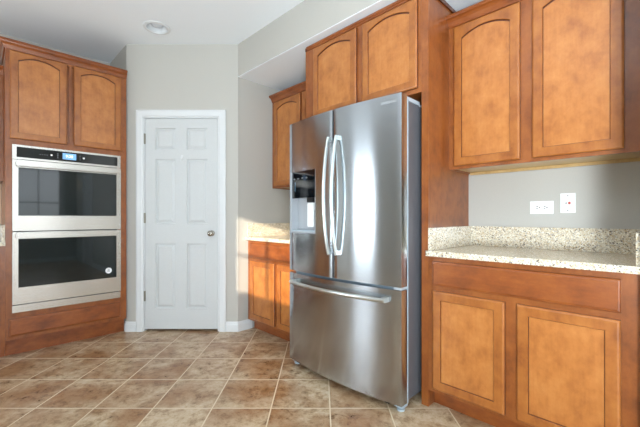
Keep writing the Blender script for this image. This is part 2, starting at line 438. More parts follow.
# ------------------------------------------------------------------ six-panel door
def panel_slab(bm, x0, x1, z0, z1, yf, yb, panels):
    us = sorted({x0, x1, *[p[0] for p in panels], *[p[1] for p in panels]})
    zs = sorted({z0, z1, *[p[2] for p in panels], *[p[3] for p in panels]})
    def inside(a, b, c, d): return any(p[0] <= a and b <= p[1] and p[2] <= c and d <= p[3] for p in panels)
    V = {}
    def v(x, z, y):
        k = (round(x, 5), round(z, 5), round(y, 5))
        if k not in V: V[k] = bm.verts.new((x, y, z))
        return V[k]
    for a, b in zip(us, us[1:]):
        for c, d in zip(zs, zs[1:]):
            if not inside(a, b, c, d): bm.faces.new((v(a, c, yf), v(b, c, yf), v(b, d, yf), v(a, d, yf)))
    for (a, b, c, d) in panels:
        lev = [(0, 0), (0.004, 0.012), (0.014, 0.013), (0.034, 0.002)]
        for (i0, d0), (i1, d1) in zip(lev, lev[1:]):
            A = [(a + i0, c + i0), (b - i0, c + i0), (b - i0, d - i0), (a + i0, d - i0)]
            B = [(a + i1, c + i1), (b - i1, c + i1), (b - i1, d - i1), (a + i1, d - i1)]
            for i in range(4):
                j = (i + 1) % 4
                bm.faces.new((v(*A[i], yf + d0), v(*A[j], yf + d0), v(*B[j], yf + d1), v(*B[i], yf + d1)))
        i1, d1 = lev[-1]
        bm.faces.new((v(a + i1, c + i1, yf + d1), v(b - i1, c + i1, yf + d1), v(b - i1, d - i1, yf + d1), v(a + i1, d - i1, yf + d1)))
    # sides and back
    for a, b in zip(us, us[1:]):
        for z in (z0, z1): bm.faces.new((v(a, z, yf), v(b, z, yf), v(b, z, yb), v(a, z, yb)))
    for c, d in zip(zs, zs[1:]):
        for x in (x0, x1): bm.faces.new((v(x, c, yf), v(x, d, yf), v(x, d, yb), v(x, c, yb)))
    bm.faces.new([v(a, z0, yb) for a in us] + [v(x1, z, yb) for z in zs[1:-1]] + [v(a, z1, yb) for a in reversed(us)] + [v(x0, z, yb) for z in reversed(zs[1:-1])])

def px(x): return YP / F * (x - 321)
def pz(y): return H + (217 - y) * YP / F
def six_panel(root, x0, x1, z0, z1, yf, panels):
    bm = bmesh.new(); panel_slab(bm, x0, x1, z0, z1, yf, yf + 0.035, panels)
    return link('door_slab', bm, M['door'], root)
dr = struct(thing('door_1', 'white six panel pantry door with nickel knob and three hinges', 'door', (P0[0], P0[1], 0), -math.pi / 4))
pn = []
for (a, b) in ((155.3, 175.3), (186.6, 207.2)):
    for (t_, b_) in ((128, 149.8), (159, 223.8), (243.5, 308.6)):
        pn.append((px(a), px(b), pz(b_), pz(t_)))
six_panel(dr, DX0 + 0.015, DX1 - 0.015, 0.022, DZ1 - 0.016, 0.003, pn)
bm = bmesh.new()
kx, kz = px(211.8), pz(233.3)
lathe(bm, [(0.0285, 0.002), (0.0285, -0.003), (0.024, -0.007), (0.012, -0.010), (0.011, -0.026), (0.020, -0.032), (0.0275, -0.042), (0.028, -0.052), (0.021, -0.061), (0.006, -0.064)], 24, (kx, 0.002, kz), 'y')
link('door_knob', bm, M['nickel'], dr, smooth=50)
for (ya, yb) in ((133.6, 144), (213, 223), (291, 301)):
    bm = bmesh.new(); lathe(bm, [(0.0055, 0), (0.0055, pz(ya) - pz(yb))], 10, (DX0 + 0.013, -0.004, pz(yb)), 'z')
    box(bm, DX0 + 0.0135, DX0 + 0.022, 0.0005, 0.0028, pz(yb), pz(ya)); link('hinge', bm, M['hinge'], dr)
bm = bmesh.new(); box(bm, px(181.2), px(182.8), -0.001, 0.003, pz(159.5), pz(155)); box(bm, px(181.4), px(182.6), -0.012, -0.001, pz(159.5), pz(158.6)); box(bm, px(181.4), px(182.6), -0.014, -0.011, pz(159.5), pz(157.3))
link('hook', bm, M['white'], dr)

# second interior door on the wall to the side (seen reflected in the ovens)
d2 = struct(thing('door_2', None, None, (XE, -1.80, 0), -math.pi / 2))
six_panel(d2, 0.015, 0.785, 0.01, 2.036, 0.004, [(0.12, 0.35, 0.25, 0.85), (0.45, 0.68, 0.25, 0.85), (0.12, 0.35, 1.0, 1.6), (0.45, 0.68, 1.0, 1.6), (0.12, 0.35, 1.7, 1.92), (0.45, 0.68, 1.7, 1.92)])
casing('trim_2', 0.0, 0.80, 2.05, cas, (XE, -1.80, 0), -math.pi / 2)

# ------------------------------------------------------------------ windows behind the viewer
def window(name, width, z0, z1, loc, rotz, nx, nz, t=0.05):
    """local x along wall, local y out through the wall"""
    r = struct(thing(name, None, None, loc, rotz))
    bm = bmesh.new(); f = 0.05
    box(bm, 0, f, 0.03, 0.03 + t, z0, z1); box(bm, width - f, width, 0.03, 0.03 + t, z0, z1)
    box(bm, f, width - f, 0.03, 0.03 + t, z0, z0 + f); box(bm, f, width - f, 0.03, 0.03 + t, z1 - f, z1)
    for i in range(1, nx): x = width * i / nx; box(bm, x - 0.011, x + 0.011, 0.04, 0.07, z0 + f, z1 - f)
    for i in range(1, nz): z = z0 + (z1 - z0) * i / nz; box(bm, f, width - f, 0.04, 0.07, z - 0.011, z + 0.011)
    link('window_frame', bm, M['white'], r)
    bm = bmesh.new(); box(bm, f, width - f, 0.053, 0.057, z0 + f, z1 - f); link('pane', bm, M['pane'], r)
    bm = bmesh.new()
    for (a, b, c, d) in ((-0.07, 0, z0 - 0.07, z1 + 0.07), (width, width + 0.07, z0 - 0.07, z1 + 0.07), (0, width, z1, z1 + 0.07), (0, width, z0 - 0.07, z0)):
        box(bm, a, b, -0.018, -0.0005, max(c, 0.0), d)
    link('window_trim', bm, M['white'], r)
    return r
n_ = 1
for (a, b, c, d) in W_REAR:
    window('window_%d' % n_, b - a, c, d, (RX, a, 0), math.pi / 2, 2 if b - a > 1.2 else 2, 2); n_ += 1
for (a, b, c, d) in W_SIDE:
    window('window_%d' % n_, b - a, c, d, (b, RY, 0), math.pi, 2, 2); n_ += 1

# ------------------------------------------------------------------ recessed ceiling light
cx_, cy_ = cw((157 - 321) * 3.017 / F, 3.017)
lt = thing('recessed_light', 'round white recessed ceiling light, unlit, in front of the pantry wall', 'ceiling light', (cx_, cy_, ZC - 0.001))
bm = bmesh.new()
prof = [(0.112, 0.0), (0.110, -0.006), (0.094, -0.012), (0.086, -0.010), (0.080, 0.0), (0.080, 0.0005)]
rings = []
for r_, h_ in prof:
    rings.append([bm.verts.new((r_ * math.cos(2 * math.pi * i / 32), r_ * math.sin(2 * math.pi * i / 32), h_)) for i in range(32)])
for a, b in zip(rings, rings[1:]):
    for i in range(32): bm.faces.new((a[i], a[(i + 1) % 32], b[(i + 1) % 32], b[i]))
link('trim_ring', bm, M['white'], lt, smooth=40)
bm = bmesh.new(); prof = [(0.086, -0.010), (0.078, 0.03), (0.070, 0.08), (0.055, 0.10), (0.0, 0.105)]
rings = []
for r_, h_ in prof[:-1]:
    rings.append([bm.verts.new((r_ * math.cos(2 * math.pi * i / 32), r_ * math.sin(2 * math.pi * i / 32), h_)) for i in range(32)])
for a, b in zip(rings, rings[1:]):
    for i in range(32): bm.faces.new((a[i], a[(i + 1) % 32], b[(i + 1) % 32], b[i]))
bm.faces.new(rings[-1]); link('reflector', bm, M['lamp'], lt, smooth=40)
bm = bmesh.new(); lathe(bm, [(0.018, 0.098), (0.03, 0.07), (0.046, 0.035), (0.044, 0.018), (0.02, 0.010)], 24, (0, 0, 0)); link('bulb', bm, M['bulb'], lt, smooth=60)
# can cut into the ceiling slab
ceil = bpy.data.objects['ceiling']
bmc = bmesh.new(); lathe(bmc, [(0.100, -0.05), (0.100, 0.115)], 32, (cx_, cy_, ZC))
mec = bpy.data.meshes.new('cutter'); bmesh.ops.recalc_face_normals(bmc, faces=bmc.faces[:]); bmc.to_mesh(mec); bmc.free()
co = bpy.data.objects.new('cutter', mec); C.objects.link(co)
md = ceil.modifiers.new('b', 'BOOLEAN'); md.object = co; md.operation = 'DIFFERENCE'; md.solver = 'EXACT'
bpy.context.view_layer.update()
me2 = bpy.data.meshes.new_from_object(ceil.evaluated_get(bpy.context.evaluated_depsgraph_get()))
ceil.modifiers.clear(); ceil.data = me2; bpy.data.objects.remove(co)

# ------------------------------------------------------------------ cabinet doors
def cab_door(parent, x0, x1, z0, z1, yb=0.0, th=0.019, arch=0.0, stile=0.048, name='door', rt=0.040):
    """frame and panel door; front at y = yb-th. arch = rise of the panel top"""
    yf = yb - th; n = 14 if arch else 1
    if not arch: rt = stile
    ix0, ix1, iz0, iz1 = x0 + stile, x1 - stile, z0 + stile, z1 - rt - arch
    def contour(off, extra=0.0):
        a0, a1, b0 = ix0 + off, ix1 - off, iz0 + off
        pts = [(a0, b0), (a1, b0)]
        for i in range(n + 1):
            s = 1 - 2 * i / n if n else 1
            x = (a0 + a1) / 2 + s * (a1 - a0) / 2
            pts.append((x, iz1 - off - (extra if arch else 0) + arch * (1 - s * s)))
        return pts
    def outer(off):
        a0, a1, b0, b1 = x0 + off, x1 - off, z0 + off, z1 - off
        pts = [(a0, b0), (a1, b0)]
        for i in range(n + 1):
            s = 1 - 2 * i / n
            pts.append(((a0 + a1) / 2 + s * (a1 - a0) / 2, b1))
        return pts
    lv = [(outer(0), yb), (outer(0), yf + 0.006), (outer(0.002), yf + 0.0035), (outer(0.006), yf + 0.001), (outer(0.010), yf), (contour(0), yf), (contour(0.002), yf + 0.003)]
    bm = bmesh.new()
    rings = [[bm.verts.new((p[0], y, p[1])) for p in pts] for pts, y in lv]
    k = len(rings[0])
    for q, (a, b) in enumerate(zip(rings, rings[1:])):
        for i in range(k): bm.faces.new((a[i], a[(i + 1) % k], b[(i + 1) % k], b[i])).material_index = 1 if q == 0 else 0  # door sides darkened to paint the shade in the gaps
    bm.faces.new(rings[0])
    o = link(name, bm, [M['wood_d'], M['glaze_shade']], parent)
    # dark inner bead: glaze, with the groove shadow painted into its colour
    bm = bmesh.new()
    lv = [(contour(0.0018), yf + 0.0027), (contour(0.0028), yf + 0.0086), (contour(0.0042, 0.0045), yf + 0.0088)]  # last ring drops at the arch, widening its painted shadow line
    rings = [[bm.verts.new((p[0], y, p[1])) for p in pts] for pts, y in lv]
    for a, b in zip(rings, rings[1:]):
        for i in range(k): bm.faces.new((a[i], a[(i + 1) % k], b[(i + 1) % k], b[i]))
    link('bead', bm, M['glaze_shade'], o)
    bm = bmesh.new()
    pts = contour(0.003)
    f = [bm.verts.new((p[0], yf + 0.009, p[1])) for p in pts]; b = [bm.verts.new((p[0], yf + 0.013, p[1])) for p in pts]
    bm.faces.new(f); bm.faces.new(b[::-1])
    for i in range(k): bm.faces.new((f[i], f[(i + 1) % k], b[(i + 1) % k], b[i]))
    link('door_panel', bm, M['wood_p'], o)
    return o

def drawer_front(parent, x0, x1, z0, z1, yb=0.0, th=0.019):
    bm = bmesh.new(); yf = yb - th
    lv = [(0, yb), (0, yf + 0.007), (0.003, yf + 0.003), (0.008, yf + 0.0025), (0.012, yf)]
    rings = [[bm.verts.new(p) for p in ((x0 + o, y, z0 + o), (x1 - o, y, z0 + o), (x1 - o, y, z1 - o), (x0 + o, y, z1 - o))] for o, y in lv]
    for a, b in zip(rings, rings[1:]):
        for i in range(4): bm.faces.new((a[i], a[(i + 1) % 4], b[(i + 1) % 4], b[i])).material_index = 1 if a is rings[0] else 0  # drawer sides darkened too, painting a shade line around the front
    bm.faces.new(rings[0]); bm.faces.new(rings[-1])
    return link('drawer_front', bm, [M['wood_h'], M['glaze_shade']], parent)

def face_frame(parent, w, z0, z1, stl, str_, rails, mid=None, th=0.019):
    """rails: (za,zb) list; mid: (xa,xb,za,zb) centre stiles"""
    L = [(0, stl, 0, th, z0, z1), (w - str_, w, 0, th, z0, z1)]
    for a, b in rails: L.append((stl, w - str_, 0, th, a, b))
    for m_ in (mid or []): L.append((m_[0], m_[1], 0, th, m_[2], m_[3]))
    return boxes('face_frame', L, M['wood'], parent)

CROWN = [(0.0, 0.0), (0.007, 0.0), (0.009, 0.010), (0.012, 0.014), (0.018, 0.028), (0.030, 0.040), (0.041, 0.045), (0.044, 0.050), (0.047, 0.052), (0.047, 0.062), (0.0, 0.062)]
def crown(parent, path, z, prof=CROWN, name='crown_moulding'):
    bm = bmesh.new(); sweep(bm, path, prof, z); return link(name, bm, M['wood_h'], parent)

R_RUN = -math.pi / 2
def rpos(B, A, z=0.0): return (A, B, z)

# ---- base cabinets of the fridge wall
def base_cab(label, Bl, w, A0, doors, drawer, stl, str_, ztop=0.876, backdepth=None):
    r = thing('base_cabinet', label, 'cabinet', rpos(Bl, A0), R_RUN)
    dep = AW - A0 - 0.002
    boxes('body', [(0.0, w, 0.0195, dep, 0.10, ztop), ], M['wood'], r)
    boxes('toe_kick', [(0.0, w, 0.072, 0.09, 0.0, 0.0995)], M['wood_h'], r)
    mids = [((doors[0][1] + doors[1][0]) / 2 - 0.032, (doors[0][1] + doors[1][0]) / 2 + 0.032, 0.14, 0.66)]
    face_frame(r, w, 0.10, ztop, stl, str_, [(0.10, 0.14), (0.66, 0.735), (0.825, ztop)], mids)
    # fill of the openings stays behind the doors
    drawer_front(r, drawer[0], drawer[1], 0.7116, 0.848)
    for d in doors: cab_door(r, d[0], d[1], 0.122, 0.681)
    return r
PB = 0.97      # right face of the fridge panel
base_cab('maple base cabinet with two doors and one wide drawer under the long granite counter, right', PB - 0.0005, PB - ENDB - 0.0015, 1.85,
         [(PB - 0.9396, PB - 0.559), (PB - 0.506, PB - 0.1266)], (PB - 0.9396, PB - 0.1266), 0.05, 0.085)
NB0 = 2.022    # nook starts left of the fridge enclosure
base_cab('sunlit maple base cabinet in the nook between pantry wall and fridge', SB - 0.0155, SB - 0.0155 - NB0 - 0.001, 1.88,
         [(SB - 0.0155 - 2.837, SB - 0.0155 - 2.455), (SB - 0.0155 - 2.413, SB - 0.0155 - 2.045)], (SB - 0.0155 - 2.837, SB - 0.0155 - 2.045), 0.06, 0.05)

# ---- counters with splashes (one stone top each, splashes are parts)
def counter(label, B0, B1, A0, left_splash, right_splash):
    r = thing('countertop', label, 'countertop', rpos(B1, A0), R_RUN)
    w = B1 - B0; dep = AW - A0 - 0.001; zt = 0.907
    boxes('stone_top', [(0, w, 0, dep, 0.8775, zt)], M['granite'], r, bevel=0.004)
    boxes('back_splash', [(0.021 if left_splash else 0, w - (0.021 if right_splash else 0), dep - 0.02, dep - 0.0005, zt + 0.0003, zt + 0.130)], M['granite'], r, bevel=0.002)
    if left_splash: boxes('side_splash', [(0.0, 0.0205, 0.030, dep - 0.0005, zt + 0.0003, zt + 0.130)], M['granite'], r, bevel=0.002)
    if right_splash: boxes('side_splash', [(w - 0.0205, w, 0.030, dep - 0.0005, zt + 0.0003, zt + 0.130)], M['granite'], r, bevel=0.002)
    return r
counter('long speckled cream granite countertop with splashes on the right base cabinet', ENDB + 0.001, PB - 0.001, 1.815, True, True)
counter('short sunlit speckled granite countertop in the nook beside the pantry wall', NB0 + 0.001, SB - 0.001, 1.845, True, False)

# ---- upper cabinets
def upper_cab(label, Bl, w, A0, doors, z0=1.398, z1=2.300, stl=0.045, str_=0.05, ret_l=False, ret_r=False):
    r = thing('wall_cabinet', label, 'cabinet', rpos(Bl, A0), R_RUN)
    dep = AW - A0 - 0.002
    boxes('body', [(0.0, w, 0.0195, dep, z0 + 0.014, z1), (0.0, 0.016, 0.0195, dep, z0, z0 + 0.014), (w - 0.016, w, 0.0195, dep, z0, z0 + 0.014)], M['wood'], r)
    boxes('bottom_panel', [(0.017, w - 0.017, 0.020, dep - 0.001, z0 + 0.008, z0 + 0.0135)], M['raw'], r)
    boxes('hanging_rail', [(0.017, w - 0.017, dep - 0.020, dep - 0.001, z0 - 0.010, z0 + 0.0075)], M['raw'], r)
    mids = [((doors[0][1] + doors[1][0]) / 2 - 0.032, (doors[0][1] + doors[1][0]) / 2 + 0.032, z0 + 0.045, z1 - 0.05)]
    face_frame(r, w, z0, z1, stl, str_, [(z0, z0 + 0.045), (z1 - 0.05, z1)], mids)
    for d in doors: cab_door(r, d[0], d[1], z0 + 0.019, z1 - 0.018, arch=0.038)
    path = []
    if ret_l: path += [(0.0, dep - 0.002)]
    path += [(0.0, 0.0), (w, 0.0)]
    if ret_r: path += [(w, dep - 0.002)]
    crown(r, path, z1 - 0.008)
    return r
upper_cab('maple wall cabinet with two arched doors above the outlets and long granite counter', PB - 0.0005, PB - ENDB - 0.0015, 2.12,
          [(PB - 0.9355, PB - 0.564), (PB - 0.5055, PB - 0.133)], str_=0.09)
WB = SB - 0.0015
upper_cab('maple wall cabinet with arched doors in the nook, partly hidden behind the fridge', WB - 0.0, WB - NB0 - 0.001, 2.186,
          [(WB - 2.862, WB - 2.452), (WB - 2.424, WB - 2.045)])

# ---- fridge enclosure: two tall panels and the cabinet above
FP = 2.432
def tall_panel(label, B0, B1):
    r = thing('fridge_panel', label, 'panel', rpos(B1, 1.85), R_RUN)
    w = B1 - B0
    boxes('panel_board', [(0, w, 0.0195, AW - 1.85 - 0.002, 0.0, FP - 0.02)], M['wood'], r)
    boxes('front_stile', [(-0.0, w, 0.0, 0.019, 0.0, FP - 0.02)], M['wood'], r, bevel=0.0015)
    boxes('top_moulding', [(0, w + (0.010 if B0 < 1.5 else 0), -0.006, AW - 1.85 - 0.002, FP - 0.0195, FP + 0.004)], M['glaze_shade'], r)
    return r
tall_panel('tall maple panel standing between the fridge and the right hand cabinets', PB, 1.0130)
tall_panel('tall maple panel on the nook side of the fridge', 2.0005, 2.0215)
FB0, FB1 = 1.0135, 2.0
r = thing('over_fridge_cabinet', 'maple cabinet with two arched doors above the stainless fridge', 'cabinet', rpos(FB1, 1.85), R_RUN)
w_ = FB1 - FB0; z0_, z1_ = 1.838, FP - 0.02
boxes('body', [(0, w_, 0.0195, AW - 1.85 - 0.002, z0_, z1_)], M['wood'], r)
face_frame(r, w_, z0_, z1_, 0.07, 0.05, [(z0_, z0_ + 0.05), (z1_ - 0.04, z1_)], [(FB1 - 1.50, FB1 - 1.44, z0_ + 0.05, z1_ - 0.04)])
cab_door(r, FB1 - 1.9216, FB1 - 1.496, 1.8645, 2.398, arch=0.038, rt=0.030)
cab_door(r, FB1 - 1.445, FB1 - 1.0354, 1.8645, 2.398, arch=0.038, rt=0.030)
crown(r, [(0, 0), (w_, 0)], z1_ - 0.001, [(0, 0), (0.006, 0), (0.008, 0.008), (0.014, 0.014), (0.016, 0.020), (0.016, 0.025), (0, 0.025)])

# ------------------------------------------------------------------ oven wall
OA0, OA1, OF = 0.155, 1.0030, 3.62
r = thing('oven_cabinet', 'tall maple oven cabinet with two arched doors above and a drawer below', 'cabinet', (OA0, OF, 0), 0.0)
w_ = OA1 - OA0; dep = LY - OF - 0.002; zt = 2.432
ovz0, ovz1 = 0.345, 1.672
ou0, ou1 = 0.1935 - OA0, 0.948 - OA0
boxes('body', [(0, 0.019, 0.0195, dep, 0.135, zt), (w_ - 0.019, w_, 0.0195, dep, 0.135, zt), (0.0191, w_ - 0.0191, dep - 0.012, dep, 0.135, zt),
               (0.0191, w_ - 0.0191, 0.0195, dep - 0.0121, 1.69, zt), (0.0191, w_ - 0.0191, 0.0195, dep - 0.0121, 0.135, 0.325)], M['wood'], r)
boxes('toe_kick', [(0.0, w_, 0.07, 0.09, 0.0, 0.1345)], M['wood_h'], r)
face_frame(r, w_, 0.135, zt, ou0 + 0.006, w_ - ou1 + 0.006, [(0.135, 0.175), (0.29, ovz0 + 0.004), (ovz1 - 0.004, 1.74), (zt - 0.04, zt)], [(0.405, 0.420, 1.74, zt - 0.04)])
drawer_front(r, 0.020, 0.795, 0.165, 0.303)
for (a, b) in ((0.180, 0.543), (0.592, 0.9555)):
    cab_door(r, a - OA0, b - OA0, 1.716, 2.405, arch=0.040, stile=0.048, rt=0.029)
crown(r, [(0, dep), (0, 0), (w_ - 0.0, 0)], zt - 0.020, [(0, 0), (0.008, 0), (0.010, 0.010), (0.018, 0.028), (0.030, 0.042), (0.034, 0.052), (0.040, 0.058), (0.040, 0.068), (0, 0.068)])

# double wall oven, origin at its lower left front corner in the cabinet face
OW = 0.948 - 0.1935
ov = thing('double_wall_oven', 'stainless double wall oven with dark glass doors in the oven cabinet', 'oven', (0.1935, OF, ovz0), 0.0)
def Z(z): return z - ovz0
boxes('oven_body', [(0.022, OW - 0.022, 0.0, 0.54, Z(0.352), Z(1.66))], M['black'], ov)
fr = 0.0005
# control panel
cp = boxes('control_panel', [(0, OW, -0.024, -fr, Z(1.556), Z(1.669))], M['steel_o'], ov, bevel=0.0015)
boxes('black_glass', [(0.026, OW - 0.026, -0.0265, -0.0243, Z(1.572), Z(1.653))], M['panel_b'], cp)
boxes('display', [(0.317, 0.412, -0.0278, -0.0267, Z(1.588), Z(1.640))], M['lcd'], cp)
text_obj('clock_digits', '9:20', 0.030, M['lcdtext'], cp, (0.364, -0.0283, Z(1.614)), (math.pi / 2, 0, 0))
for (u, zz, rr) in ((0.243, 1.612, 0.0075), (0.466, 1.612, 0.0075)):
    bm = bmesh.new(); lathe(bm, [(rr, -0.0267), (rr, -0.0278)], 16, (u, 0, Z(zz)), 'y')
    link('touch_button', bm, M['plastic'], cp)
for u in (0.285, 0.440):
    for zz in (1.596, 1.612, 1.628): boxes('key_mark', [(u - 0.004, u + 0.004, -0.0275, -0.0267, Z(zz) - 0.003, Z(zz) + 0.003)], M['gtext'], cp)
for u in (0.17, 0.185, 0.200, 0.215): boxes('key_mark', [(u - 0.004, u + 0.004, -0.0275, -0.0267, Z(1.607), Z(1.611))], M['gtext'], cp)
def oven_door(z0, z1, wz0, wz1):
    # steel frame with window opening
    bm = bmesh.new(); fu = 0.036
    for b in ((0, fu, -0.035, -fr, Z(z0), Z(z1)), (OW - fu, OW, -0.035, -fr, Z(z0), Z(z1)), (fu, OW - fu, -0.035, -fr, Z(z0), Z(wz0)), (fu, OW - fu, -0.035, -fr, Z(wz1), Z(z1))): box(bm, *b)
    bmesh.ops.remove_doubles(bm, verts=bm.verts[:], dist=1e-5)
    o = link('oven_door', bm, M['steel_o'], ov)
    boxes('door_glass', [(fu + 0.0005, OW - fu - 0.0005, -0.032, -0.006, Z(wz0) + 0.0005, Z(wz1) - 0.0005)], M['glass_o'], o)
    # flat bar handle on two stand-offs
    h = bmesh.new(); zc = (wz1 + z1) / 2 + 0.0; hh = 0.021
    box(h, 0.020, OW - 0.020, -0.078, -0.060, Z(zc - hh), Z(zc + hh))
    bmesh.ops.bevel(h, geom=h.edges[:], offset=0.005, segments=2, affect='EDGES')
    box(h, 0.024, 0.050, -0.062, -0.0352, Z(zc - 0.012), Z(zc + 0.012)); box(h, OW - 0.050, OW - 0.024, -0.062, -0.0352, Z(zc - 0.012), Z(zc + 0.012))
    link('handle', h, M['steel_o'], o)
    return o
ud = oven_door(0.990, 1.550, 1.110, 1.490)
ld = oven_door(0.414, 0.982, 0.545, 0.928)
boxes('vent_trim', [(0, OW, -0.022, -fr, Z(0.349), Z(0.405))], M['steel_o'], ov, bevel=0.0015)
boxes('vent_slot', [(0.01, OW - 0.01, -0.016, -fr, Z(0.4055), Z(0.4135))], M['black'], ov)
bm = bmesh.new(); lathe(bm, [(0.026, -0.0322), (0.026, -0.0330)], 28, (0.655, 0, Z(0.612)), 'y')
stk = link('round_sticker', bm, M['sticker'], ld)
bm = bmesh.new()
for k in range(3): box(bm, 0.655 - 0.012 + 0.003 * k, 0.655 + 0.012 - 0.002 * k, -0.0334, -0.0331, Z(0.612) - 0.010 + 0.008 * k, Z(0.612) - 0.006 + 0.008 * k)
link('sticker_print', bm, M['gtext'], stk)

# neighbouring counter run at the left edge of the view
LA0, LA1 = -0.76, OA0 - 0.001
r = thing('left_base_cabinet', 'maple base cabinet left of the ovens, cut by the frame edge', 'cabinet', (LA0, OF, 0), 0.0)
r.name = 'base_cabinet'
w_ = LA1 - LA0
boxes('body', [(0, w_, 0.0195, dep, 0.10, 0.876)], M['wood'], r); boxes('toe_kick', [(0, w_, 0.07, 0.09, 0, 0.0995)], M['wood_h'], r)
face_frame(r, w_, 0.10, 0.876, 0.05, 0.05, [(0.10, 0.14), (0.66, 0.735), (0.825, 0.876)], [(w_ / 2 - 0.03, w_ / 2 + 0.03, 0.14, 0.66)])
drawer_front(r, 0.03, w_ - 0.03, 0.7116, 0.848)
cab_door(r, 0.03, w_ / 2 - 0.022, 0.122, 0.681); cab_door(r, w_ / 2 + 0.022, w_ - 0.03, 0.122, 0.681)
r = thing('countertop', 'granite countertop left of the ovens, cut by the frame edge', 'countertop', (LA0, OF - 0.035, 0), 0.0)
boxes('stone_top', [(0, w_, 0, dep + 0.034, 0.8775, 0.907)], M['granite'], r, bevel=0.003)
boxes('side_splash', [(w_ - 0.0205, w_, 0.04, dep + 0.034, 0.9073, 1.037)], M['granite'], r, bevel=0.002)
boxes('back_splash', [(0, w_ - 0.021, dep + 0.014, dep + 0.034, 0.9073, 1.037)], M['granite'], r, bevel=0.002)
r = thing('wall_cabinet', 'maple wall cabinet left of the ovens, only its edge in view', 'cabinet', (LA0, OF + 0.30, 0), 0.0)
boxes('body', [(0, w_, 0.0195, dep - 0.302, 1.398, 2.30)], M['wood'], r)
face_frame(r, w_, 1.398, 2.30, 0.045, 0.045, [(1.398, 1.443), (2.25, 2.30)], [(w_ / 2 - 0.03, w_ / 2 + 0.03, 1.443, 2.25)])
cab_door(r, 0.025, w_ / 2 - 0.022, 1.417, 2.282, arch=0.038); cab_door(r, w_ / 2 + 0.022, w_ - 0.025, 1.417, 2.282, arch=0.038)
crown(r, [(0, dep - 0.303), (0, 0), (w_ - 0.001, 0)], 2.29)

# ------------------------------------------------------------------ refrigerator
FL, FA, FW = 1.995, 1.66, 0.965
fg = thing('refrigerator', 'large stainless french door refrigerator with ice dispenser and bottom freezer', 'refrigerator', (FA, FL, 0), R_RUN)
BUL = 0.042
def fy(u): s = (u - FW / 2) / (FW / 2); return -BUL * (1 - s * s)
def fridge_door(name, u0, u1, z0, z1, hole=None, m=None, back=0.058):
    bm = bmesh.new(); V = {}
    n = 14
    us = [u0 + 0.006 * k for k in (0, .35, 1)] + [u0 + (u1 - u0) * i / n for i in range(1, n)] + [u1 - 0.006 * k for k in (1, .35, 0)]
    zs = [z0, z1]
    if hole:
        us = [u for u in us if abs(u - hole[0]) > 0.008 and abs(u - hole[1]) > 0.008] + [hole[0], hole[1]]; us.sort()
        zs = [z0, hole[2], hole[3], z1]
    def f(u):
        d = 0.0
        for e_ in (u0, u1):
            t = abs(u - e_)
            if t < 0.006: d = 0.006 * (1 - math.sqrt(max(0, 1 - (1 - t / 0.006) ** 2)))
        return fy(u) + d
    def v(u, z, y):
        k = (round(u, 5), round(z, 5), round(y, 5))
        if k not in V: V[k] = bm.verts.new((u, y, z))
        return V[k]
    def ins(a, b, c, d): return hole and hole[0] - 1e-6 <= a and b <= hole[1] + 1e-6 and hole[2] - 1e-6 <= c and d <= hole[3] + 1e-6
    for a, b in zip(us, us[1:]):
        for c, d in zip(zs, zs[1:]):
            if ins(a, b, c, d): continue
            bm.faces.new((v(a, c, f(a)), v(b, c, f(b)), v(b, d, f(b)), v(a, d, f(a))))
            bm.faces.new((v(a, c, back), v(a, d, back), v(b, d, back), v(b, c, back)))
        for z in (z0, z1): bm.faces.new((v(a, z, f(a)), v(b, z, f(b)), v(b, z, back), v(a, z, back)))
        if hole and hole[0] - 1e-6 <= a and b <= hole[1] + 1e-6:
            for z in (hole[2], hole[3]): bm.faces.new((v(a, z, f(a)), v(b, z, f(b)), v(b, z, back), v(a, z, back)))
    for c, d in zip(zs, zs[1:]):
        for u in (u0, u1): bm.faces.new((v(u, c, f(u)), v(u, d, f(u)), v(u, d, back), v(u, c, back)))
        if hole and hole[2] - 1e-6 <= c and d <= hole[3] + 1e-6:
            for u in (hole[0], hole[1]): bm.faces.new((v(u, c, f(u)), v(u, d, f(u)), v(u, d, back), v(u, c, back)))
    return link(name, bm, m or M['steel_f'], fg, smooth=35)
UC = FL - 1.51
DH = (FL - 1.957, FL - 1.677, 0.985, 1.428)
ldoor = fridge_door('fridge_door', 0.0, UC - 0.004, 0.708, 1.790, DH); ldoor['label'] = 'left fridge door with water dispenser'
rdoor = fridge_door('fridge_door', UC + 0.004, FW, 0.708, 1.790)
fz = fridge_door('freezer_drawer', 0.0, FW, 0.048, 0.690)
# dispenser parts
hu0, hu1, hz0, hz1 = DH
ym = fy((hu0 + hu1) / 2)
zm = 1.236
def curved_plate(name, u0, u1, z0, z1, off, th, m, parent):
    bm = bmesh.new(); n = 6; us = [u0 + (u1 - u0) * i / n for i in range(n + 1)]
    F_ = [[bm.verts.new((u, fy(u) + off, z)) for u in us] for z in (z0, z1)]; B_ = [[bm.verts.new((u, fy(u) + off + th, z)) for u in us] for z in (z0, z1)]
    for i in range(n):
        bm.faces.new((F_[0][i], F_[0][i + 1], F_[1][i + 1], F_[1][i])); bm.faces.new((B_[0][i], B_[1][i], B_[1][i + 1], B_[0][i + 1]))
        for k in (0, 1): bm.faces.new((F_[k][i], B_[k][i], B_[k][i + 1], F_[k][i + 1]))
    for i in (0, n): bm.faces.new((F_[0][i], F_[1][i], B_[1][i], B_[0][i]))
    return link(name, bm, m, parent, smooth=30)
bm = bmesh.new(); t = 0.007
g = 0.0006
for b in ((hu0 + g, hu0 + t, -0.022, 0.055, hz0 + g, hz1 - g), (hu1 - t, hu1 - g, -0.036, 0.055, hz0 + g, hz1 - g), (hu0 + t, hu1 - t, -0.012, 0.055, hz0 + g, hz0 + 0.012), (hu0 + t, hu1 - t, 0.045, 0.055, hz0 + 0.012, zm)):
    box(bm, *b)
dh = link('dispenser_niche', bm, M['niche'], ldoor)
